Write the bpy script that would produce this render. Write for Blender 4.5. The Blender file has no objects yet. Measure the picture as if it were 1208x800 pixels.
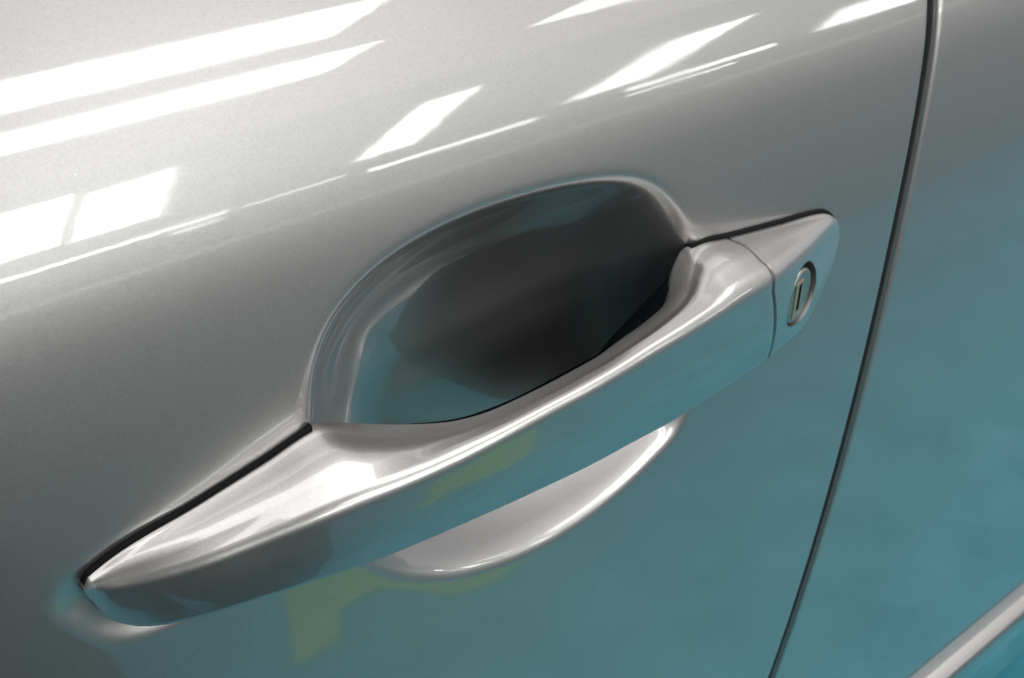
import bpy, bmesh, math, random
import numpy as np
from mathutils import Vector, Matrix

# ------------------------------------------------------------------ camera, world, lamps, exposure
scene = bpy.context.scene
COL = scene.collection
H0 = 0.86                       # height of the handle's front tip above the floor (m)
random.seed(4)

def W(x, y, z):                 # millimetres on the car's flank -> metres in the world
    return (x / 1000.0, y / 1000.0, z / 1000.0 + H0)

cam_d = bpy.data.cameras.new('camera')
cam = bpy.data.objects.new('camera', cam_d)
COL.objects.link(cam)
R = ((0.78662163, -0.34611352, 0.51130406),
     (-0.6173924, -0.43115543, 0.6579754),
     (-0.00728266, -0.83325292, -0.55284404))
m = Matrix.Identity(4)
for i in range(3):
    m[i][0] = R[i][0]
    m[i][1] = -R[i][1]
    m[i][2] = -R[i][2]
    m[i][3] = W(-27.1, -167.9, 154.2)[i]
cam.matrix_world = m
cam_d.sensor_width = 36.0
cam_d.lens = 36.0 * 1300.0 / 1208.0
cam_d.clip_start = 0.01
cam_d.clip_end = 200.0
cam_d.dof.use_dof = True
cam_d.dof.focus_distance = 0.235
cam_d.dof.aperture_fstop = 42.0
scene.camera = cam

world = bpy.data.worlds.new('World')
scene.world = world
world.use_nodes = True
bg = world.node_tree.nodes['Background']
bg.inputs[0].default_value = (1.0, 0.985, 0.985, 1)
bg.inputs[1].default_value = 0.76

def area(name, loc, target, sx, sy, radiance, color=(1, 1, 0.97)):
    d = bpy.data.lights.new(name, 'AREA')
    d.shape = 'RECTANGLE'
    d.size = sx
    d.size_y = sy
    d.energy = radiance * math.pi * sx * sy
    d.color = color
    o = bpy.data.objects.new(name, d)
    COL.objects.link(o)
    o.location = loc
    dirv = (Vector(target) - Vector(loc)).normalized()
    # keep local x along the world x axis
    zax = -dirv
    xax = Vector((1, 0, 0))
    yax = zax.cross(xax).normalized()
    xax = yax.cross(zax).normalized()
    o.matrix_world = Matrix(((xax.x, yax.x, zax.x, loc[0]), (xax.y, yax.y, zax.y, loc[1]),
                             (xax.z, yax.z, zax.z, loc[2]), (0, 0, 0, 1)))
    return o

def ceiling_lamp(x0, x1, y0, y1, z=2.7, L=6.5):
    c = ((x0 + x1) / 2, (y0 + y1) / 2, z)
    area('ceiling_lamp', c, (c[0], c[1], 0), x1 - x0, abs(y1 - y0), L)

ceiling_lamp(-3.5, 2.25, -3.15, -3.85)
ceiling_lamp(-3.5, 2.75, -4.35, -5.15)
ceiling_lamp(4.4, 5.6, -4.7, -5.5)
# one broad, dimmer lamp added over the car to brighten the handle's top
for yy0 in (-0.12,):
    ceiling_lamp(-3.5, 2.3, yy0 - 1.15, yy0, L=3.2)

vs = scene.view_settings
vs.view_transform = 'Standard'
vs.look = 'None'
vs.exposure = 0.0
vs.gamma = 1.0
vs.use_curve_mapping = False

# ------------------------------------------------------------------ helpers
def sm(a, b, t):
    t = np.clip((t - a) / (b - a), 0, 1)
    return t * t * (3 - 2 * t)

def link_mesh(name, me, mat, parent=None):
    o = bpy.data.objects.new(name, me)
    COL.objects.link(o)
    if mat:
        me.materials.append(mat)
    if parent:
        o.parent = parent
    return o

def mesh_np(name, verts, faces, smooth=True):
    me = bpy.data.meshes.new(name)
    me.from_pydata([tuple(v) for v in verts], [], [tuple(f) for f in faces])
    me.update()
    if smooth:
        me.polygons.foreach_set('use_smooth', [True] * len(me.polygons))
    return me

def pchip(xs, ys, x):
    xs = np.asarray(xs, float); ys = np.asarray(ys, float); x = np.asarray(x, float)
    h = np.diff(xs); d = np.diff(ys) / h
    mm = np.zeros_like(xs)
    mm[0], mm[-1] = d[0], d[-1]
    for i in range(1, len(xs) - 1):
        if d[i - 1] * d[i] > 0:
            w1 = 2 * h[i] + h[i - 1]; w2 = h[i] + 2 * h[i - 1]
            mm[i] = (w1 + w2) / (w1 / d[i - 1] + w2 / d[i])
    x = np.clip(x, xs[0], xs[-1])
    k = np.clip(np.searchsorted(xs, x) - 1, 0, len(xs) - 2)
    t = (x - xs[k]) / h[k]
    return ((2*t**3 - 3*t**2 + 1) * ys[k] + (t**3 - 2*t**2 + t) * h[k] * mm[k]
            + (-2*t**3 + 3*t**2) * ys[k + 1] + (t**3 - t**2) * h[k] * mm[k + 1])

def closed_spline(pts, n=12):
    p = np.asarray(pts, float); out = []
    N = len(p)
    for i in range(N):
        p0, p1, p2, p3 = p[i - 1], p[i], p[(i + 1) % N], p[(i + 2) % N]
        for k in range(n):
            t = k / n
            out.append(0.5 * ((2*p1) + (-p0 + p2)*t + (2*p0 - 5*p1 + 4*p2 - p3)*t*t + (-p0 + 3*p1 - 3*p2 + p3)*t**3))
    return np.array(out)

def poly_sdf(px, py, poly):
    """signed distance, positive inside"""
    d = np.full(px.shape, 1e9); inside = np.zeros(px.shape, bool)
    n = len(poly)
    for i in range(n):
        ax, ay = poly[i]; bx, by = poly[(i + 1) % n]
        ex, ey = bx - ax, by - ay
        L = ex*ex + ey*ey
        if L < 1e-12:
            continue
        t = np.clip(((px - ax)*ex + (py - ay)*ey) / L, 0, 1)
        d = np.minimum(d, np.hypot(px - ax - t*ex, py - ay - t*ey))
        c = ((ay > py) != (by > py))
        if ay != by:
            xi = ax + (py - ay) / (by - ay) * ex
            inside ^= c & (px < xi)
    return np.where(inside, d, -d)

# ------------------------------------------------------------------ materials
def new_mat(name):
    mt = bpy.data.materials.new(name)
    mt.use_nodes = True
    return mt, mt.node_tree, mt.node_tree.nodes['Principled BSDF']

def paint(name='silver_paint', col=(0.40, 0.391, 0.388), rough=0.41):
    mt, nt, b = new_mat(name)
    N, Lk = nt.nodes, nt.links
    tc = N.new('ShaderNodeTexCoord')
    vor = N.new('ShaderNodeTexVoronoi'); vor.inputs['Scale'].default_value = 3400
    Lk.new(tc.outputs['Object'], vor.inputs['Vector'])
    sub = N.new('ShaderNodeVectorMath'); sub.operation = 'SUBTRACT'; sub.inputs[1].default_value = (0.5, 0.5, 0.5)
    Lk.new(vor.outputs['Color'], sub.inputs[0])
    sc = N.new('ShaderNodeVectorMath'); sc.operation = 'SCALE'; sc.inputs['Scale'].default_value = 0.032
    Lk.new(sub.outputs[0], sc.inputs[0])
    geo = N.new('ShaderNodeNewGeometry')
    add = N.new('ShaderNodeVectorMath'); add.operation = 'ADD'
    Lk.new(geo.outputs['Normal'], add.inputs[0]); Lk.new(sc.outputs[0], add.inputs[1])
    nrm = N.new('ShaderNodeVectorMath'); nrm.operation = 'NORMALIZE'
    Lk.new(add.outputs[0], nrm.inputs[0])
    Lk.new(nrm.outputs[0], b.inputs['Normal'])
    # orange peel of the clear coat
    noi = N.new('ShaderNodeTexNoise'); noi.inputs['Scale'].default_value = 260; noi.inputs['Detail'].default_value = 1.0
    Lk.new(tc.outputs['Object'], noi.inputs['Vector'])
    bp = N.new('ShaderNodeBump'); bp.inputs['Strength'].default_value = 0.012; bp.inputs['Distance'].default_value = 0.0004
    Lk.new(noi.outputs['Fac'], bp.inputs['Height'])
    Lk.new(bp.outputs[0], b.inputs['Coat Normal'])
    # slight uneven tone
    n2 = N.new('ShaderNodeTexNoise'); n2.inputs['Scale'].default_value = 2200; n2.inputs['Detail'].default_value = 2
    Lk.new(tc.outputs['Object'], n2.inputs['Vector'])
    rp = N.new('ShaderNodeMapRange'); rp.inputs['From Min'].default_value = 0.25; rp.inputs['From Max'].default_value = 0.75
    rp.inputs['To Min'].default_value = 0.93; rp.inputs['To Max'].default_value = 1.07
    Lk.new(n2.outputs['Fac'], rp.inputs['Value'])
    mul = N.new('ShaderNodeVectorMath'); mul.operation = 'SCALE'; mul.inputs[0].default_value = col
    Lk.new(rp.outputs[0], mul.inputs['Scale'])
    # sparse dust specks
    vd = N.new('ShaderNodeTexVoronoi'); vd.inputs['Scale'].default_value = 210
    Lk.new(tc.outputs['Object'], vd.inputs['Vector'])
    lt = N.new('ShaderNodeMath'); lt.operation = 'LESS_THAN'; lt.inputs[1].default_value = 0.03
    Lk.new(vd.outputs['Distance'], lt.inputs[0])
    sx = N.new('ShaderNodeSeparateColor'); Lk.new(vd.outputs['Color'], sx.inputs[0])
    gt = N.new('ShaderNodeMath'); gt.operation = 'GREATER_THAN'; gt.inputs[1].default_value = 0.55
    Lk.new(sx.outputs[0], gt.inputs[0])
    an = N.new('ShaderNodeMath'); an.operation = 'MULTIPLY'; Lk.new(lt.outputs[0], an.inputs[0]); Lk.new(gt.outputs[0], an.inputs[1])
    mx = N.new('ShaderNodeMix'); mx.data_type = 'RGBA'
    Lk.new(an.outputs[0], mx.inputs[0]); Lk.new(mul.outputs[0], mx.inputs[6]); mx.inputs[7].default_value = (0.62, 0.60, 0.56, 1)
    Lk.new(mx.outputs[2], b.inputs['Base Color'])
    # faint smears in the coat's gloss
    ns = N.new('ShaderNodeTexNoise'); ns.inputs['Scale'].default_value = 24; ns.inputs['Detail'].default_value = 5
    Lk.new(tc.outputs['Object'], ns.inputs['Vector'])
    rs = N.new('ShaderNodeMapRange'); rs.inputs['From Min'].default_value = 0.35; rs.inputs['From Max'].default_value = 0.7
    rs.inputs['To Min'].default_value = 0.018; rs.inputs['To Max'].default_value = 0.075
    Lk.new(ns.outputs['Fac'], rs.inputs['Value']); Lk.new(rs.outputs[0], b.inputs['Coat Roughness'])
    b.inputs['Metallic'].default_value = 0.97
    b.inputs['Roughness'].default_value = rough
    b.inputs['Coat Weight'].default_value = 1.0
    b.inputs['Coat Roughness'].default_value = 0.025
    b.inputs['Coat IOR'].default_value = 1.7
    return mt

def simple(name, col, rough=0.5, metal=0.0, bump=None, coat=0.0, spec=0.5):
    mt, nt, b = new_mat(name)
    b.inputs['Base Color'].default_value = (*col, 1)
    b.inputs['Roughness'].default_value = rough
    b.inputs['Metallic'].default_value = metal
    b.inputs['Coat Weight'].default_value = coat
    b.inputs['Specular IOR Level'].default_value = spec
    if bump:
        N, Lk = nt.nodes, nt.links
        tc = N.new('ShaderNodeTexCoord')
        noi = N.new('ShaderNodeTexNoise'); noi.inputs['Scale'].default_value = bump[0]; noi.inputs['Detail'].default_value = 4
        Lk.new(tc.outputs['Object'], noi.inputs['Vector'])
        bp = N.new('ShaderNodeBump'); bp.inputs['Strength'].default_value = bump[1]; bp.inputs['Distance'].default_value = bump[2]
        Lk.new(noi.outputs['Fac'], bp.inputs['Height']); Lk.new(bp.outputs[0], b.inputs['Normal'])
        rp = N.new('ShaderNodeMapRange'); rp.inputs['To Min'].default_value = rough * 0.75; rp.inputs['To Max'].default_value = min(1, rough * 1.25)
        Lk.new(noi.outputs['Fac'], rp.inputs['Value']); Lk.new(rp.outputs[0], b.inputs['Roughness'])
    return mt

def mottled(name, c0, c1, scale, rough):
    mt, nt, b = new_mat(name)
    N, Lk = nt.nodes, nt.links
    tc = N.new('ShaderNodeTexCoord')
    noi = N.new('ShaderNodeTexNoise'); noi.inputs['Scale'].default_value = scale; noi.inputs['Detail'].default_value = 6; noi.inputs['Roughness'].default_value = 0.62
    Lk.new(tc.outputs['Object'], noi.inputs['Vector'])
    cr = N.new('ShaderNodeValToRGB')
    cr.color_ramp.elements[0].position = 0.32; cr.color_ramp.elements[0].color = (*c0, 1)
    cr.color_ramp.elements[1].position = 0.68; cr.color_ramp.elements[1].color = (*c1, 1)
    Lk.new(noi.outputs['Fac'], cr.inputs[0]); Lk.new(cr.outputs[0], b.inputs['Base Color'])
    b.inputs['Roughness'].default_value = rough
    return mt

PAINT = paint()
RUBBER = simple('black_rubber', (0.004, 0.004, 0.004), 0.8, bump=(900, 0.15, 0.0003), spec=0.15)
DARK = simple('dark_cavity', (0.004, 0.004, 0.005), 0.8, bump=(400, 0.1, 0.0003), spec=0.08)
LOCKM = simple('lock_metal', (0.30, 0.315, 0.28), 0.34, 0.9, bump=(1400, 0.25, 0.0002))
BRASS = simple('keyway_brass', (0.46, 0.40, 0.28), 0.38, 0.9, bump=(1500, 0.3, 0.0002))
FLOOR = mottled('teal_floor_paint', (0.020, 0.245, 0.32), (0.08, 0.40, 0.50), 9.0, 0.45)
GREEN = mottled('reflected_green', (0.25, 0.47, 0.06), (0.33, 0.57, 0.09), 6.0, 0.5)
WALLM = mottled('grey_wall_paint', (0.30, 0.29, 0.275), (0.36, 0.35, 0.335), 2.0, 0.7)
LOWM = mottled('warm_grey_panel', (0.30, 0.25, 0.235), (0.37, 0.315, 0.298), 3.0, 0.6)

# ------------------------------------------------------------------ setting
def slab(name, x0, x1, y0, y1, z0, z1, mat):
    v = [(x0, y0, z0), (x1, y0, z0), (x1, y1, z0), (x0, y1, z0), (x0, y0, z1), (x1, y0, z1), (x1, y1, z1), (x0, y1, z1)]
    f = [(0, 3, 2, 1), (4, 5, 6, 7), (0, 1, 5, 4), (1, 2, 6, 5), (2, 3, 7, 6), (3, 0, 4, 7)]
    o = link_mesh(name, mesh_np(name, v, f, False), mat)
    o['kind'] = 'structure'
    return o

slab('floor', -8, 14, -6.4, 6, -0.1, 0.0, FLOOR)
wall = slab('back_wall', -8, 14, -6.4, -6.2, 0.004, 2.35, WALLM)
slab('reflection_band', -4.35, 13.9, -6.19, -6.17, 0.004, 0.86, mottled('reflection_band_brown', (0.085, 0.07, 0.064), (0.115, 0.098, 0.09), 1.5, 0.6))  # dark band added low on the wall, for a darker strip in the reflection
slab('side_wall', -4.6, -4.4, -6.15, 3.0, 0.004, 2.35, WALLM)
GLOW, gnt, gb = new_mat('window_streak_glow')
gb.inputs['Base Color'].default_value = (0.8, 0.8, 0.8, 1)
gb.inputs['Emission Color'].default_value = (1, 1, 0.965, 1)
gb.inputs['Emission Strength'].default_value = 8.5
def pane(az0, az1, el0, el1, lean=0.0):
    """a glowing pane at the back wall: windows, plus thin strips added for reflected streaks; az/el in degrees seen from the door, lean = how far its foot leans"""
    y = -6.15
    def pt(az, el):
        a = math.radians(az); x = math.tan(a) * -y
        return (x, math.hypot(x, y) * math.tan(math.radians(el)) + 0.925)
    q = [pt(az0 - lean, el0), pt(az1 - lean, el0), pt(az1, el1), pt(az0, el1)]
    v = [(x, y, z) for x, z in q] + [(x, y - 0.04, z) for x, z in q]
    f = [(0, 1, 2, 3), (7, 6, 5, 4), (0, 4, 5, 1), (1, 5, 6, 2), (2, 6, 7, 3), (3, 7, 4, 0)]
    link_mesh('window_or_streak', mesh_np('window_or_streak', v, f, False), GLOW, wall)
pane(-12, 13.3, 2.6, 10.4, 1.6)
pane(14.0, 18.4, 2.4, 9.8, 1.6)
pane(31.6, 34.8, 1.2, 7.8, 4.6)
pane(44.6, 48.8, 0.0, 5.0, 6.3)
pane(52.5, 57, -1.2, 1.4, 1.5)
pane(-10, 20.0, -0.9, -0.3)  # thin glowing strips from here on, added for streaks mirrored at the crease
pane(20.8, 26.2, -0.9, -0.65)
pane(17.0, 19.5, -2.0, -1.6)
pane(27.5, 36.6, -1.7, -1.0)
pane(41.5, 49.0, -1.6, -0.9)
pane(41.5, 47.0, -2.6, -2.3)
pane(51.4, 54.0, -9.6, -9.2)
lw = slab('flank_standin', -3.4, 6.0, -1.12, -0.97, 0.004, 0.74, LOWM)  # unseen slab standing in for a grey car flank mirrored in the door
slab('reflection_cap', -3.4, 6.0, -1.14, -0.95, 0.744, 0.775, WALLM)  # pale strip added to give the reflection a light line
def green_reflection_patch(pts):  # made-up green patch, shaped for the green mirrored in the door
    v = [(x, y, 0.0) for x, y in pts] + [(x, y, 0.004) for x, y in pts]
    n = len(pts)
    f = [tuple(range(n - 1, -1, -1)), tuple(range(n, 2 * n))] + [(i, (i + 1) % n, n + (i + 1) % n, n + i) for i in range(n)]
    o = link_mesh('green_reflection_patch', mesh_np('green_reflection_patch', v, f, False), GREEN)
    o['kind'] = 'structure'
green_reflection_patch([(0.285, -0.60), (0.345, -0.60), (0.368, -0.65), (0.42, -0.655), (0.46, -0.62), (0.485, -0.57), (0.55, -0.553), (0.62, -0.60), (0.60, -0.70), (0.52, -0.76), (0.345, -0.76)])

# ------------------------------------------------------------------ the car's flank
car = bpy.data.objects.new('car', None)
COL.objects.link(car)
car['label'] = 'silver metallic car flank with pull door handle and key lock'
car['category'] = 'car'

def slope(z):
    s = np.where(z < 0, 4.0e-4 * z, 0.0)
    s = s + 0.07 * np.clip((z - 5) / 40, 0, 1) ** 1.5
    return s + 0.22 * sm(42, 74, z) + 0.30 * np.clip((z - 70) / 45, 0, 1.1)

_z = np.linspace(-760, 400, 11601)
_s = slope(_z)
_y = np.concatenate([[0], np.cumsum((_s[1:] + _s[:-1]) / 2 * np.diff(_z))])
_y -= np.interp(0, _z, _y)
def yprof(z):
    return np.interp(z, _z, _y)
def gapx(z):
    return 255.3 - 6.0 * (np.clip(-z, 0, 600) / 206.0) ** 2

POCKET = closed_spline([(50.3, 2), (51.3, 14.8), (53.6, 25.6), (59.6, 35.4), (70.2, 42.3), (85, 46.0), (102.8, 46.8), (122.1, 45.3),
                        (137.8, 42.0), (148.5, 36.4), (156.1, 28.0), (161.8, 17.6), (166.5, 4), (168.5, -12), (168.2, -27), (163.6, -42.0),
                        (155.6, -47.5), (144.4, -52.3), (131.7, -55.8), (116.3, -57.2), (101.6, -55.4), (86.2, -50.5), (74.6, -43.6),
                        (65.0, -34.5), (56.5, -22), (51.6, -9)], 4)

# handle outline in elevation (used for the dish round the front tip)
TIP_FOOT = closed_spline([(0, 0), (25, 7), (50, 12.5), (60, 0), (56, -18), (30, -17), (12, -16), (4.5, -13), (0.5, -7)], 5)

def grid_lines(segs):
    out = []
    for a, b, st in segs:
        n = max(1, int(round((b - a) / st)))
        out += list(np.linspace(a, b, n, endpoint=False))
    out.append(segs[-1][1])
    return np.array(out)

def gauss_blur(A, sig):
    r = int(3 * sig) + 1
    k = np.exp(-0.5 * (np.arange(-r, r + 1) / sig) ** 2); k /= k.sum()
    A = np.pad(A, r, mode='edge')
    A = np.apply_along_axis(lambda v: np.convolve(v, k, mode='valid'), 0, A)
    A = np.apply_along_axis(lambda v: np.convolve(v, k, mode='valid'), 1, A)
    return A

CORE = closed_spline([(82, -4), (86, 3), (98, 6), (112, 6), (126, 3), (134, -5), (134, -16), (126, -22), (112, -24), (98, -22), (86, -15)], 6)

def pocket_depth(px, pz):
    do = np.clip(poly_sdf(px, pz, POCKET) + 0.7, 0, None)
    di = np.clip(-poly_sdf(px, pz, CORE), 0, None)
    u = do / np.maximum(do + di, 1e-6)
    return 21.5 * (1 - (1 - u) ** 2.2)

def fold(xs_side, prof_y, xe, z, sgn):
    """rounded hem of a door edge turning inwards; returns list of (x,y)"""
    out = []
    r = 2.2
    for a in np.linspace(0, math.pi / 2, 7)[1:]:
        out.append((xe + sgn * (-r + r * math.sin(a)), prof_y + r * (1 - math.cos(a))))
    out.append((xe, prof_y + 9))
    out.append((xe, prof_y + 22))
    return out

def door_front():
    xs = grid_lines([(-620, -60, 14), (-60, -14, 2), (-14, 182, 0.75), (182, 246, 2), (246, 253.1, 1.0)])
    zs = grid_lines([(-640, -130, 6), (-130, -72, 2), (-72, 60, 0.75), (60, 122, 1.2), (122, 240, 5)])
    X, Z = np.meshgrid(xs, zs)
    fx = (xs >= -14 - 1e-6) & (xs <= 182 + 1e-6)
    fz = (zs >= -72 - 1e-6) & (zs <= 60 + 1e-6)
    ix, iz = np.where(fx)[0], np.where(fz)[0]
    sub = np.ix_(iz, ix)
    sd = poly_sdf(X[sub], Z[sub], POCKET)
    dep = pocket_depth(X[sub], Z[sub])
    dep = gauss_blur(dep, 2.3)
    # shallow dish pressed round the handle's front tip
    ds = poly_sdf(X[sub], Z[sub], TIP_FOOT)
    rr = np.hypot(X[sub] - 7, Z[sub] + 14)
    dish = 1.6 * sm(-4.4, -0.8, ds) * (1 - sm(12, 24, rr))
    dish = gauss_blur(dish, 1.3)
    Yd = np.zeros_like(X)
    Yd[sub] = np.maximum(dep, 0) + dish
    mask = np.zeros_like(X, bool)
    mask[sub] = sd > 0.4
    Y = yprof(Z) + Yd
    wgt = sm(190, 253, X)
    XX = X + (gapx(Z) - 255.3) * wgt
    # hem
    nz = len(zs)
    ex, ey = [], []
    for j, z in enumerate(zs):
        f = fold(None, float(yprof(z)), float(gapx(z)), z, 1)
        ex.append([a for a, b in f]); ey.append([b for a, b in f])
    ex, ey = np.array(ex), np.array(ey)
    XX = np.hstack([XX, ex]); Y = np.hstack([Y, ey])
    Z = np.hstack([Z, np.repeat(zs[:, None], ex.shape[1], 1)])
    mask = np.hstack([mask, np.zeros_like(ex, bool)])
    return XX, Y, Z, mask

def door_rear():
    xs = grid_lines([(0, 8, 1.0), (8, 60, 3), (60, 1100, 26)])
    zs = grid_lines([(-640, -130, 6), (-130, 40, 3), (40, 122, 1.2), (122, 240, 5)])
    rows_x, rows_y = [], []
    for z in zs:
        g = float(gapx(z)) + 4.4
        yb = float(yprof(z)) + 0.25
        f = fold(None, yb, g, z, -1)[::-1]
        rows_x.append([a for a, b in f] + list(xs + g + 2.2))
        rows_y.append([b for a, b in f] + [yb] * len(xs))
    X, Y = np.array(rows_x), np.array(rows_y)
    Z = np.repeat(zs[:, None], X.shape[1], 1)
    return X, Y, Z

def grid_mesh(name, X, Y, Z, facemask=None):
    nz, nx = X.shape
    verts = np.stack([X / 1000, Y / 1000, Z / 1000 + H0], -1).reshape(-1, 3)
    idx = np.arange(nz * nx).reshape(nz, nx)
    F = np.stack([idx[:-1, :-1], idx[:-1, 1:], idx[1:, 1:], idx[1:, :-1]], -1)
    # vertex normals of the whole sheet, so that split parts stay seamless
    P3 = verts.reshape(nz, nx, 3)
    du = np.gradient(P3, axis=1); dv = np.gradient(P3, axis=0)
    # gradient uses index spacing: fine for direction of tangents on slowly varying grids
    Nn = np.cross(du, dv); Nn /= np.linalg.norm(Nn, axis=-1, keepdims=True)
    Nn = Nn.reshape(-1, 3)
    def build(sel, nm):
        fs = F[sel].reshape(-1, 4)
        used = np.unique(fs)
        remap = -np.ones(nz * nx, int); remap[used] = np.arange(len(used))
        me = mesh_np(nm, verts[used], remap[fs])
        me.normals_split_custom_set_from_vertices([tuple(n) for n in Nn[used]])
        return me
    if facemask is None:
        return build(np.ones(F.shape[:2], bool), name)
    fm = facemask[:-1, :-1] & facemask[1:, 1:] & facemask[:-1, 1:] & facemask[1:, :-1]
    return build(~fm, name), build(fm, name + '_recess')

X, Y, Z, mask = door_front()
me_d, me_r = grid_mesh('front_door', X, Y, Z, mask)
front = link_mesh('front_door', me_d, PAINT, car)
recess = link_mesh('handle_recess', me_r, PAINT, front)
X, Y, Z = door_rear()
rear = link_mesh('rear_door', grid_mesh('rear_door', X, Y, Z), PAINT, car)

# dark weather strip deep in the gap between the doors
def strip_gap():
    v, f = [], []
    zs = np.linspace(-635, 238, 130)
    prof = [(-4, 26), (-2, 15), (1.2, 12), (3.6, 12.4), (6.6, 15), (9, 26)]
    for z in zs:
        for dx, dy in prof:
            v.append(W(gapx(z) + dx, yprof(z) + dy, z))
    n = len(prof)
    for j in range(len(zs) - 1):
        for i in range(n - 1):
            f.append((j*n + i, j*n + i + 1, (j+1)*n + i + 1, (j+1)*n + i))
    return mesh_np('door_seal', v, f)
link_mesh('door_seal', strip_gap(), RUBBER, car)

# ------------------------------------------------------------------ handle: sections swept along the door
BK = np.array([(-0.6,-0.6,0.0),(1.0,-1.0,2.4),(25.1,-1.0,7.6),(38.5,-1.0,10.2),(51.4,-1.2,12.9),(57.5,-2.5,10.6),(62.4,-4.5,9.0),(68.9,-7.5,7.9),
 (75.7,-10.5,8.0),(83.3,-12.5,8.1),(93.4,-14.5,9.1),(105.2,-15.0,9.9),(115.4,-15.0,10.6),(126.8,-14.0,11.9),(138.9,-11.5,12.2),(149.1,-8.5,12.6),
 (155.7,-5.0,15.0),(159.6,-3.0,17.0),(164.9,-1.5,17.4),(175,-1.2,15.8),(195.9,-1.0,12.9),(214.5,-1.0,10.4),(221,-1.0,7.0),(224,-0.8,3.5)])
RG = np.array([(-0.6,-1.2,-0.6),(1.3,-3.2,0.6),(6.4,-5.6,0.5),(13.7,-8.5,1.1),(21,-10.9,2.0),(29.4,-13.0,3.1),(46,-17.5,5.7),(64.1,-21,7.8),(84,-23.5,10.3),(106.8,-24.5,12.2),
 (134.4,-23,13.4),(157.3,-20.5,13.8),(176,-18,13.0),(195.5,-12,10.6),(211.9,-6,7.8),(220,-3,5.6),(224,-1.4,2.6)])
BT = np.array([(-0.6,-1.0,-2.0),(0.0,-1.5,-3.6),(1.5,-2.2,-8.4),(4.5,-3.5,-12.0),(7.8,-5.0,-13.8),(11.5,-6.8,-14.2),(27.6,-11.5,-14.6),(41.7,-14,-15.6),(55.3,-15.5,-16.8),
 (70.1,-16.5,-17.8),(88.8,-17,-19),(109.5,-17,-20.4),(130.2,-16,-21.8),(147,-14.6,-23.4),(168.5,-12.5,-23.2),(187,-11,-21),(201.3,-8,-19.6),
 (211,-6,-17.4),(219.1,-4,-10.8),(222.6,-2.5,-3.5),(224,-1.2,0.5)])

def section(x):
    """closed loop of (y,z) round the handle at x, always the same count"""
    yb, zt = float(pchip(BK[:,0],BK[:,1],x)), float(pchip(BK[:,0],BK[:,2],x))
    yr, zr = float(pchip(RG[:,0],RG[:,1],x)), float(pchip(RG[:,0],RG[:,2],x))
    yf, zf = float(pchip(BT[:,0],BT[:,1],x)), float(pchip(BT[:,0],BT[:,2],x))
    base = 1.0 - float(sm(52, 84, x)) * (1.0 - float(sm(140, 163, x)))     # 1 where the foot stands on the door
    yD = base * 1.2 + (1 - base) * (yb + 2.0)
    yA = base * 1.2 + (1 - base) * (yb + 1.0)
    zD = zf + 2.2 * (1 - base) + 0.8 * base
    k = min(1.0, max(0.12, (zt - zf) / 26.0))
    c = [((yA, zt - 1.2 * (1 - base)), 2.2 * (1 - base) + 0.3, 0.0),
         ((yb, zt), (1.6 + 2.6 * (1 - base)) * k, 1.4 * k),
         ((yr, zr), (2.8 + 3.2 * float(sm(25, 95, x))) * k, (0.5 + 0.8 * float(sm(25, 95, x))) * k),
         ((yf, zf), 3.4 * k, 0.0),
         ((yD, zD), 1.2 * k, 0.0)]
    pts = []
    n = len(c)
    for i in range(n):
        p = np.array(c[i][0]); a = np.array(c[i - 1][0]); b = np.array(c[(i + 1) % n][0])
        la, lb = np.linalg.norm(a - p), np.linalg.norm(b - p)
        r = c[i][1]
        ra, rb = min(r, 0.42 * la), min(r, 0.42 * lb)
        pa, pb = p + (a - p) / max(la, 1e-6) * ra, p + (b - p) / max(lb, 1e-6) * rb
        for t in np.linspace(0, 1, 8):
            pts.append((1 - t)**2 * pa + 2*t*(1 - t)*p + t*t*pb)
        # bulge of the edge that follows
        nb = c[(i + 1) % n]
        q = np.array(nb[0]); rq = min(nb[1], 0.42 * lb)
        qa = q - (q - p) / max(lb, 1e-6) * rq
        e = qa - pb
        nrm = np.array((e[1], -e[0])); ln = np.linalg.norm(nrm); nrm = nrm / max(ln, 1e-6)
        # outward = away from the section's middle
        mid = np.mean([np.array(cc[0]) for cc in c], axis=0)
        if np.dot((pb + qa) / 2 - mid, nrm) < 0:
            nrm = -nrm
        for t in (0.2, 0.4, 0.6, 0.8):
            pts.append(pb + e * t + nrm * min(c[i][2], 0.09 * ln) * 4 * t * (1 - t))
    return np.array(pts), zt

def shear(x, z, zt):
    w = float(sm(140, 176, x)) * (1 - float(sm(190, 222, x)))
    return x + w * 0.33 * max(0.0, 8.0 - z)

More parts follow.
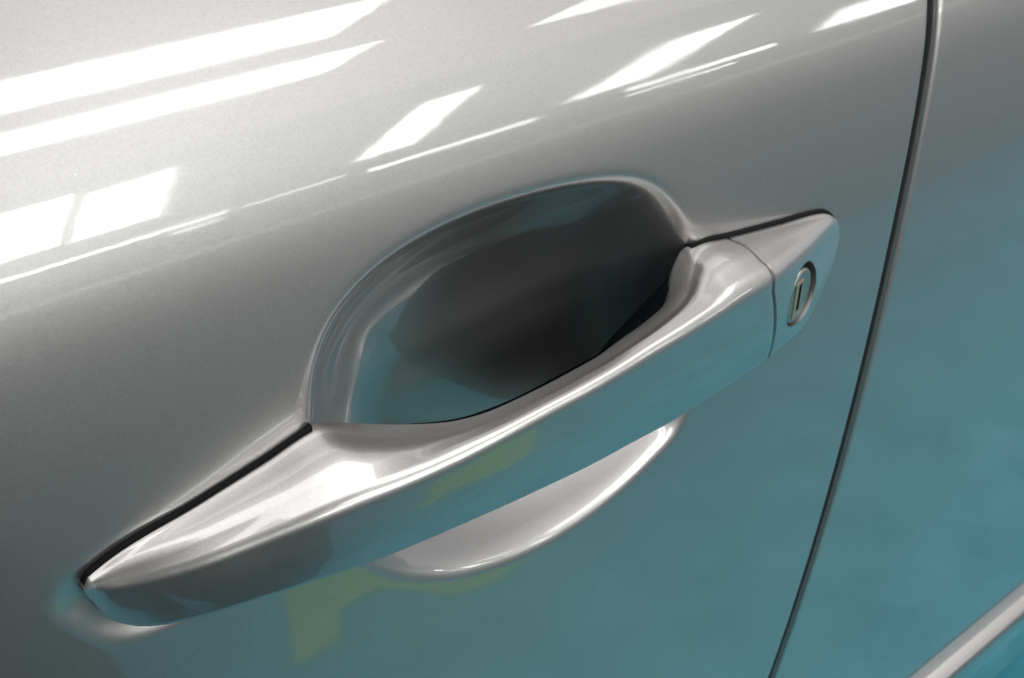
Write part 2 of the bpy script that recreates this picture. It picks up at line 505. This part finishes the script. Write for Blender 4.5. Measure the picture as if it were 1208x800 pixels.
def sweep(name, xs, cap0=True, cap1=True, inset0=0.0, inset1=0.0):
    v, f = [], []
    secs = []
    for x in xs:
        p, zt = section(x)
        secs.append((x, p, zt))
    if inset0:      # small rounded edge at a cut end
        x, p, zt = secs[0]; c = p.mean(0)
        secs = [(x, c + (p - c) * (1 - 0.05), zt), (x + 0.12, c + (p - c) * (1 - 0.018), zt), (x + 0.4, p, zt)] + secs[1:]
    if inset1:
        x, p, zt = secs[-1]; c = p.mean(0)
        secs = secs[:-1] + [(x - 0.4, p, zt), (x - 0.12, c + (p - c) * (1 - 0.018), zt), (x, c + (p - c) * (1 - 0.05), zt)]
    n = len(secs[0][1])
    for x, p, zt in secs:
        for y, z in p:
            v.append(W(shear(x, z, zt), y + float(yprof(z)) * 0.4, z))
    for j in range(len(secs) - 1):
        for i in range(n):
            i2 = (i + 1) % n
            f.append((j*n + i, (j+1)*n + i, (j+1)*n + i2, j*n + i2))
    f.append(tuple(range(n)))
    L = (len(secs) - 1) * n
    f.append(tuple(L + i for i in range(n - 1, -1, -1)))
    me = mesh_np(name, v, f)
    bm = bmesh.new(); bm.from_mesh(me)
    bmesh.ops.recalc_face_normals(bm, faces=bm.faces)
    bm.to_mesh(me); bm.free()
    return me

tipL = list(-0.6 + 6.0 * (np.linspace(0, 1, 14) ** 2))
xg = tipL + list(np.arange(6.4, 50, 1.6)) + list(np.arange(50, 90, 1.0)) + list(np.arange(90, 138, 2.0)) + list(np.arange(138, 168, 0.8)) + list(np.arange(168, 174.6, 1.2)) + [175.0]
grip = link_mesh('handle_grip', sweep('handle_grip', xg, inset1=1), PAINT, car)
xc = [175.45] + list(np.arange(176.5, 216, 1.5)) + list(224 - 8.0 * (np.linspace(1, 0, 14) ** 2))
capo = link_mesh('handle_end_cap', sweep('handle_end_cap', xc, inset0=1), PAINT, car)

# added black wedge behind the grip, shaped to keep light out of the pocket
def pocket_blocker():
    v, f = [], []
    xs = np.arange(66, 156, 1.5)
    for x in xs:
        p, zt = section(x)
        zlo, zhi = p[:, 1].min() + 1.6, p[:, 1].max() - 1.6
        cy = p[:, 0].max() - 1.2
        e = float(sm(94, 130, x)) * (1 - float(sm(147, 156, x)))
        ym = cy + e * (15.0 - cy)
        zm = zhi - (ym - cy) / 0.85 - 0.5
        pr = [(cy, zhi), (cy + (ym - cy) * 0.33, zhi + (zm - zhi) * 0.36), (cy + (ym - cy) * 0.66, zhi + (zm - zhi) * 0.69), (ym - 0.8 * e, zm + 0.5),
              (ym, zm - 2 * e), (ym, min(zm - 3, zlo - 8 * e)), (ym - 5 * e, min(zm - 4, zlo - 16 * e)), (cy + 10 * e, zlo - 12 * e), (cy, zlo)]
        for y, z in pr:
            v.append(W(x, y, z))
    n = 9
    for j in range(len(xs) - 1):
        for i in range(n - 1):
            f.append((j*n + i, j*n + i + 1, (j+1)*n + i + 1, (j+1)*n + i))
    return mesh_np('pocket_light_block', v, f)
link_mesh('pocket_light_block', pocket_blocker(), simple('blocker_black', (0.004, 0.007, 0.009), 0.6, bump=(500, 0.1, 0.0003), spec=0.1), grip)
# ------------------------------------------------------------------ lock in the end cap
lc = Vector(W(193.0, -13.2, -1.8))
p_r, _ = section(191.0)
# normal of the cap's front face from three points on it
def front_pt(x, t):
    yr, zr = float(pchip(RG[:,0],RG[:,1],x)), float(pchip(RG[:,0],RG[:,2],x))
    yf, zf = float(pchip(BT[:,0],BT[:,1],x)), float(pchip(BT[:,0],BT[:,2],x))
    y, z = yr + (yf - yr) * t, zr + (zf - zr) * t
    return Vector(W(shear(x, z, 0), y, z))
a, b, c_ = front_pt(184, 0.45), front_pt(200, 0.45), front_pt(191, 0.8)
nrm = (b - a).cross(c_ - front_pt(191, 0.45)).normalized()
if nrm.y > 0:
    nrm = -nrm
lc = front_pt(190.3, 0.46)
zax = nrm
xax = (Vector((1, 0, 0)) - zax * zax.x).normalized()
yax = zax.cross(xax)
LM = Matrix(((xax.x, yax.x, zax.x, lc.x), (xax.y, yax.y, zax.y, lc.y), (xax.z, yax.z, zax.z, lc.z), (0, 0, 0, 1)))

def lathe(name, prof, mat, parent, M, seg=48, scale=(1, 1)):
    v, f = [], []
    n = len(prof)
    for k in range(seg):
        a = 2 * math.pi * k / seg
        for r, h in prof:
            v.append(M @ Vector((r * math.cos(a) * scale[0] / 1000, r * math.sin(a) * scale[1] / 1000, h / 1000)))
    for k in range(seg):
        k2 = (k + 1) % seg
        for i in range(n - 1):
            f.append((k*n + i, k2*n + i, k2*n + i + 1, k*n + i + 1))
    f.append(tuple(k*n + n - 1 for k in range(seg)))
    f.append(tuple(k*n for k in range(seg - 1, -1, -1)))
    me = mesh_np(name, v, f)
    bm = bmesh.new(); bm.from_mesh(me); bmesh.ops.recalc_face_normals(bm, faces=bm.faces); bm.to_mesh(me); bm.free()
    return link_mesh(name, me, mat, parent)

cut = lathe('lock_hole', [(9.4, -6.0), (9.4, 6.0)], DARK, None, LM, scale=(1.0, 1.0))
md = capo.modifiers.new('hole', 'BOOLEAN')
md.object = cut; md.operation = 'DIFFERENCE'; md.solver = 'EXACT'
dg = bpy.context.evaluated_depsgraph_get()
me2 = bpy.data.meshes.new_from_object(capo.evaluated_get(dg))
capo.modifiers.clear()
capo.data = me2
bpy.data.objects.remove(cut, do_unlink=True)
for me in (grip.data, capo.data):
    me.polygons.foreach_set('use_smooth', [True] * len(me.polygons))
    me.set_sharp_from_angle(angle=math.radians(38))

LM2 = LM @ Matrix.Translation((-0.0005, -0.0004, 0.0009))
cyl = lathe('lock_cylinder', [(8.1, -5.8), (8.1, -1.6), (7.8, -1.0), (7.2, -0.72), (6.6, -0.8), (0.4, -0.8)], LOCKM, capo, LM2)

def box_mesh(name, sx, sy, z0, z1, mat, parent, M, bev=0.0001):
    bm = bmesh.new()
    bmesh.ops.create_cube(bm, size=1)
    for v in bm.verts:
        v.co = Vector((v.co.x * sx / 1000, v.co.y * sy / 1000, (z0 + (v.co.z + 0.5) * (z1 - z0)) / 1000))
    bmesh.ops.bevel(bm, geom=bm.edges[:], offset=bev, segments=2, affect='EDGES')
    bm.transform(M)
    me = bpy.data.meshes.new(name); bm.to_mesh(me); bm.free()
    return link_mesh(name, me, mat, parent)

LM3 = LM2 @ Matrix.Translation((-0.0012, -0.0004, 0))
box_mesh('keyway_plate', 5.0, 11.2, -1.2, -0.55, BRASS, capo, LM3, 0.0002)
box_mesh('key_slot', 1.9, 8.6, -1.1, -0.50, DARK, capo, LM3 @ Matrix.Translation((0.0005, 0.0005, 0)), 0.0001)

# ------------------------------------------------------------------ black gaskets under both handle feet
def gasket(poly, parent, y0=2.6, y1=-0.9):
    n = len(poly)
    c = poly.mean(0)
    v, f = [], []
    for s, y in ((1.0, y0), (1.0, y1 + 0.3), (0.985, y1)):
        for x, z in poly:
            q = c + (np.array((x, z)) - c) * s
            v.append(W(q[0], yprof(q[1]) + y, q[1]))
    for j in range(2):
        for i in range(n):
            i2 = (i + 1) % n
            f.append((j*n + i, j*n + i2, (j+1)*n + i2, (j+1)*n + i))
    f.append(tuple(2*n + i for i in range(n)))
    me = mesh_np('gasket', v, f, False)
    bm = bmesh.new(); bm.from_mesh(me); bmesh.ops.recalc_face_normals(bm, faces=bm.faces); bm.to_mesh(me); bm.free()
    return link_mesh('gasket', me, RUBBER, parent)

def foot(x0, x1, up, dn, n=40, taper=lambda t: 1.0):
    xs = np.linspace(x0, x1, n)
    top = [(x, float(pchip(BK[:,0],BK[:,2],x)) + up * taper(k / (n - 1))) for k, x in enumerate(xs)]
    bot = [(x, float(pchip(BT[:,0],BT[:,2],x)) + dn) for x in xs[::-1]]
    return np.array(top + bot)
gasket(foot(-0.4, 50.5, 1.0, -0.3, taper=lambda t: min(1.0, 0.35 + 2.0 * t)), grip)  # rim below each foot peeks out as a dark contact-shadow line
gasket(foot(161.5, 221.5, 1.0, -0.5, taper=lambda t: min(1.0, 0.25 + 5 * t) * (1 - max(0.0, (t - 0.88) / 0.12) ** 2 * 0.85)), capo)

# ------------------------------------------------------------------ moulding along the rear door
def moulding():
    prof = [(3.0, 2), (1.5, -5.5), (-1.5, -8.6), (-6, -9.8), (-22, -10.6), (-48, -9.8), (-62, -8.0), (-68, -5.5), (-70, 2)]
    zc = -402.0
    xs = np.linspace(0, 840, 12)
    v, f = [], []
    n = len(prof)
    for x in xs:
        for dz, dy in prof:
            v.append(W(gapx(zc) + 8 + x, yprof(zc + dz) + dy, zc + dz))
    for j in range(len(xs) - 1):
        for i in range(n - 1):
            f.append((j*n + i, (j+1)*n + i, (j+1)*n + i + 1, j*n + i + 1))
    f.append(tuple(range(n))); f.append(tuple((len(xs)-1)*n + i for i in range(n - 1, -1, -1)))
    me = mesh_np('side_moulding', v, f)
    bm = bmesh.new(); bm.from_mesh(me)
    bmesh.ops.recalc_face_normals(bm, faces=bm.faces); bm.to_mesh(me); bm.free()
    me.set_sharp_from_angle(angle=math.radians(50))
    return me
link_mesh('side_moulding', moulding(), PAINT, rear)

# ------------------------------------------------------------------ the rest of the car behind the doors: floor pan, cabin and roof
def body_shell():
    prof = [(130, 180), (130, 1000), (200, 1150), (330, 1420), (520, 1470), (1280, 1470), (1460, 1420), (1600, 1100), (1700, 860), (1690, 300), (1600, 180)]
    v, f = [], []
    n = len(prof)
    for x in (-1.4, 1.5):
        for y, z in prof:
            v.append((x, y / 1000, z / 1000))
    for i in range(n):
        i2 = (i + 1) % n
        f.append((i, i2, n + i2, n + i))
    f.append(tuple(range(n))); f.append(tuple(n + i for i in range(n - 1, -1, -1)))
    me = mesh_np('body_shell', v, f, False)
    bm = bmesh.new(); bm.from_mesh(me); bmesh.ops.recalc_face_normals(bm, faces=bm.faces)
    bmesh.ops.bevel(bm, geom=bm.edges[:], offset=0.03, segments=3, affect='EDGES')
    bm.to_mesh(me); bm.free()
    return me
link_mesh('body_shell', body_shell(), simple('dark_underbody', (0.03, 0.03, 0.032), 0.6, bump=(60, 0.2, 0.002)), car)

# ------------------------------------------------------------------ the person taking the picture (seen only as a dark reflection)
def skin(name, verts, edges, radii, mat, parent=None, root=0, sub=2):
    me = bpy.data.meshes.new(name)
    me.from_pydata(verts, edges, [])
    o = bpy.data.objects.new(name, me)
    COL.objects.link(o)
    md = o.modifiers.new('skin', 'SKIN')
    for i, r in enumerate(radii):
        sv = me.skin_vertices[0].data[i]
        sv.radius = (r, r) if not isinstance(r, tuple) else r
        sv.use_root = (i == root)
    o.modifiers.new('sub', 'SUBSURF').levels = sub
    o.modifiers['sub'].render_levels = sub
    dg = bpy.context.evaluated_depsgraph_get()
    m2 = bpy.data.meshes.new_from_object(o.evaluated_get(dg))
    o.modifiers.clear(); o.data = m2
    m2.materials.clear(); m2.materials.append(mat)
    m2.polygons.foreach_set('use_smooth', [True] * len(m2.polygons))
    if parent: o.parent = parent
    return o

JACKET = mottled('dark_jacket_cloth', (0.018, 0.016, 0.016), (0.03, 0.026, 0.025), 30, 0.85)
SKINM = mottled('skin', (0.42, 0.22, 0.16), (0.50, 0.28, 0.20), 12, 0.5)
HAIR = mottled('dark_hair', (0.02, 0.015, 0.012), (0.04, 0.03, 0.022), 60, 0.6)
cam_p = Vector(cam.matrix_world.translation)
cr_, cu_, cb_ = (Vector([m[i][k] for i in range(3)]) for k in range(3))
ph_c = cam_p + cb_ * 0.0115 - cr_ * 0.055 - cu_ * 0.022
hl = ph_c - cr_ * 0.075 + cb_ * 0.02
hr = ph_c + cr_ * 0.078 + cb_ * 0.02
B = Vector((-0.28, -0.35, 0))
def b(x, y, z): return tuple(B + Vector((x, y, z)))
V = [b(0, -0.05, 0.94), b(0, -0.03, 1.12), b(0, 0.0, 1.32), b(0, 0.04, 1.46), b(0, 0.07, 1.56), b(0, 0.10, 1.66), b(0, 0.10, 1.76),
     b(-0.19, 0.02, 1.42), b(-0.27, 0.13, 1.17), tuple(hl - Vector((0.05, 0.14, 0.04))), tuple(hl + cb_ * 0.035),
     b(0.19, 0.02, 1.42), b(0.27, 0.10, 1.17), tuple(hr - Vector((0.02, 0.16, 0.04))), tuple(hr + cb_ * 0.035),
     b(-0.08, -0.05, 0.86), b(-0.02, -0.02, 0.50), b(0.03, -0.06, 0.09), b(0.04, 0.09, 0.045),
     b(0.11, -0.05, 0.86), b(0.24, 0.0, 0.50), b(0.33, -0.03, 0.09), b(0.35, 0.12, 0.045)]
E_ = [(0,1),(1,2),(2,3),(3,4),(4,5),(5,6),(3,7),(7,8),(8,9),(9,10),(3,11),(11,12),(12,13),(13,14),(0,15),(15,16),(16,17),(17,18),(0,19),(19,20),(20,21),(21,22)]
rad = [(0.17,0.12),(0.16,0.11),(0.18,0.12),0.10,0.06,0.085,0.075, 0.07,0.052,0.04,0.03, 0.07,0.052,0.04,0.03, 0.115,0.10,0.09,0.06, 0.115,0.10,0.09,0.06]
person = skin('person', V, E_, rad, JACKET)
person['label'] = 'person in dark clothes holding up a phone, mirrored in the silver paint'
person['category'] = 'person'
def hand(c, side):
    inw = cr_ * side                       # towards the phone's middle
    v = [tuple(c + cb_ * 0.035), tuple(c + cb_ * 0.005 - inw * 0.012)]
    e = [(0, 1)]; r = [0.026, 0.024]
    for k, (dz, ln) in enumerate(((0.028, 0.95), (0.010, 1.05), (-0.009, 1.0), (-0.027, 0.8))):
        i = len(v)
        p0 = c + cu_ * dz - inw * 0.018 + cb_ * 0.004
        v += [tuple(p0), tuple(p0 - cb_ * 0.022 * ln - inw * 0.004), tuple(p0 - cb_ * 0.034 * ln + inw * 0.022 * ln)]
        e += [(1, i), (i, i + 1), (i + 1, i + 2)]; r += [0.010, 0.009, 0.008]
    i = len(v)
    v += [tuple(c + cu_ * 0.03 + cb_ * 0.02), tuple(c + cu_ * 0.034 + inw * 0.03 + cb_ * 0.012)]
    e += [(1, i), (i, i + 1)]; r += [0.011, 0.009]
    skin('hand', v, e, r, SKINM, person, sub=1)
hand(hl, 1); hand(hr, -1)
hd = Vector(b(0, 0.10, 1.70))
bm = bmesh.new()
bmesh.ops.create_uvsphere(bm, u_segments=24, v_segments=16, radius=0.115, matrix=Matrix.Translation(hd + Vector((0, -0.02, 0.03))))
for vv_ in bm.verts:
    if vv_.co.y > hd.y + 0.06 and vv_.co.z < hd.z + 0.07:
        vv_.co.y = hd.y + 0.06
me = bpy.data.meshes.new('hair'); bm.to_mesh(me); bm.free()
link_mesh('hair', me, HAIR, person)
# phone: thin slab with rounded edges, its lens at the camera
bm = bmesh.new()
bmesh.ops.create_cube(bm, size=1)
for vv_ in bm.verts:
    vv_.co = Vector((vv_.co.x * 0.152, vv_.co.y * 0.074, vv_.co.z * 0.008))
bmesh.ops.bevel(bm, geom=[e for e in bm.edges], offset=0.0035, segments=3, affect='EDGES')
PM = Matrix(((cr_.x, cu_.x, cb_.x, ph_c.x), (cr_.y, cu_.y, cb_.y, ph_c.y), (cr_.z, cu_.z, cb_.z, ph_c.z), (0, 0, 0, 1)))
bm.transform(PM)
me = bpy.data.meshes.new('phone'); bm.to_mesh(me); bm.free()
ph = link_mesh('phone', me, simple('phone_shell', (0.02, 0.02, 0.022), 0.3, bump=(200, 0.02, 0.0002)))
ph['label'] = 'black phone held up in front of the silver door'
ph['category'] = 'phone'
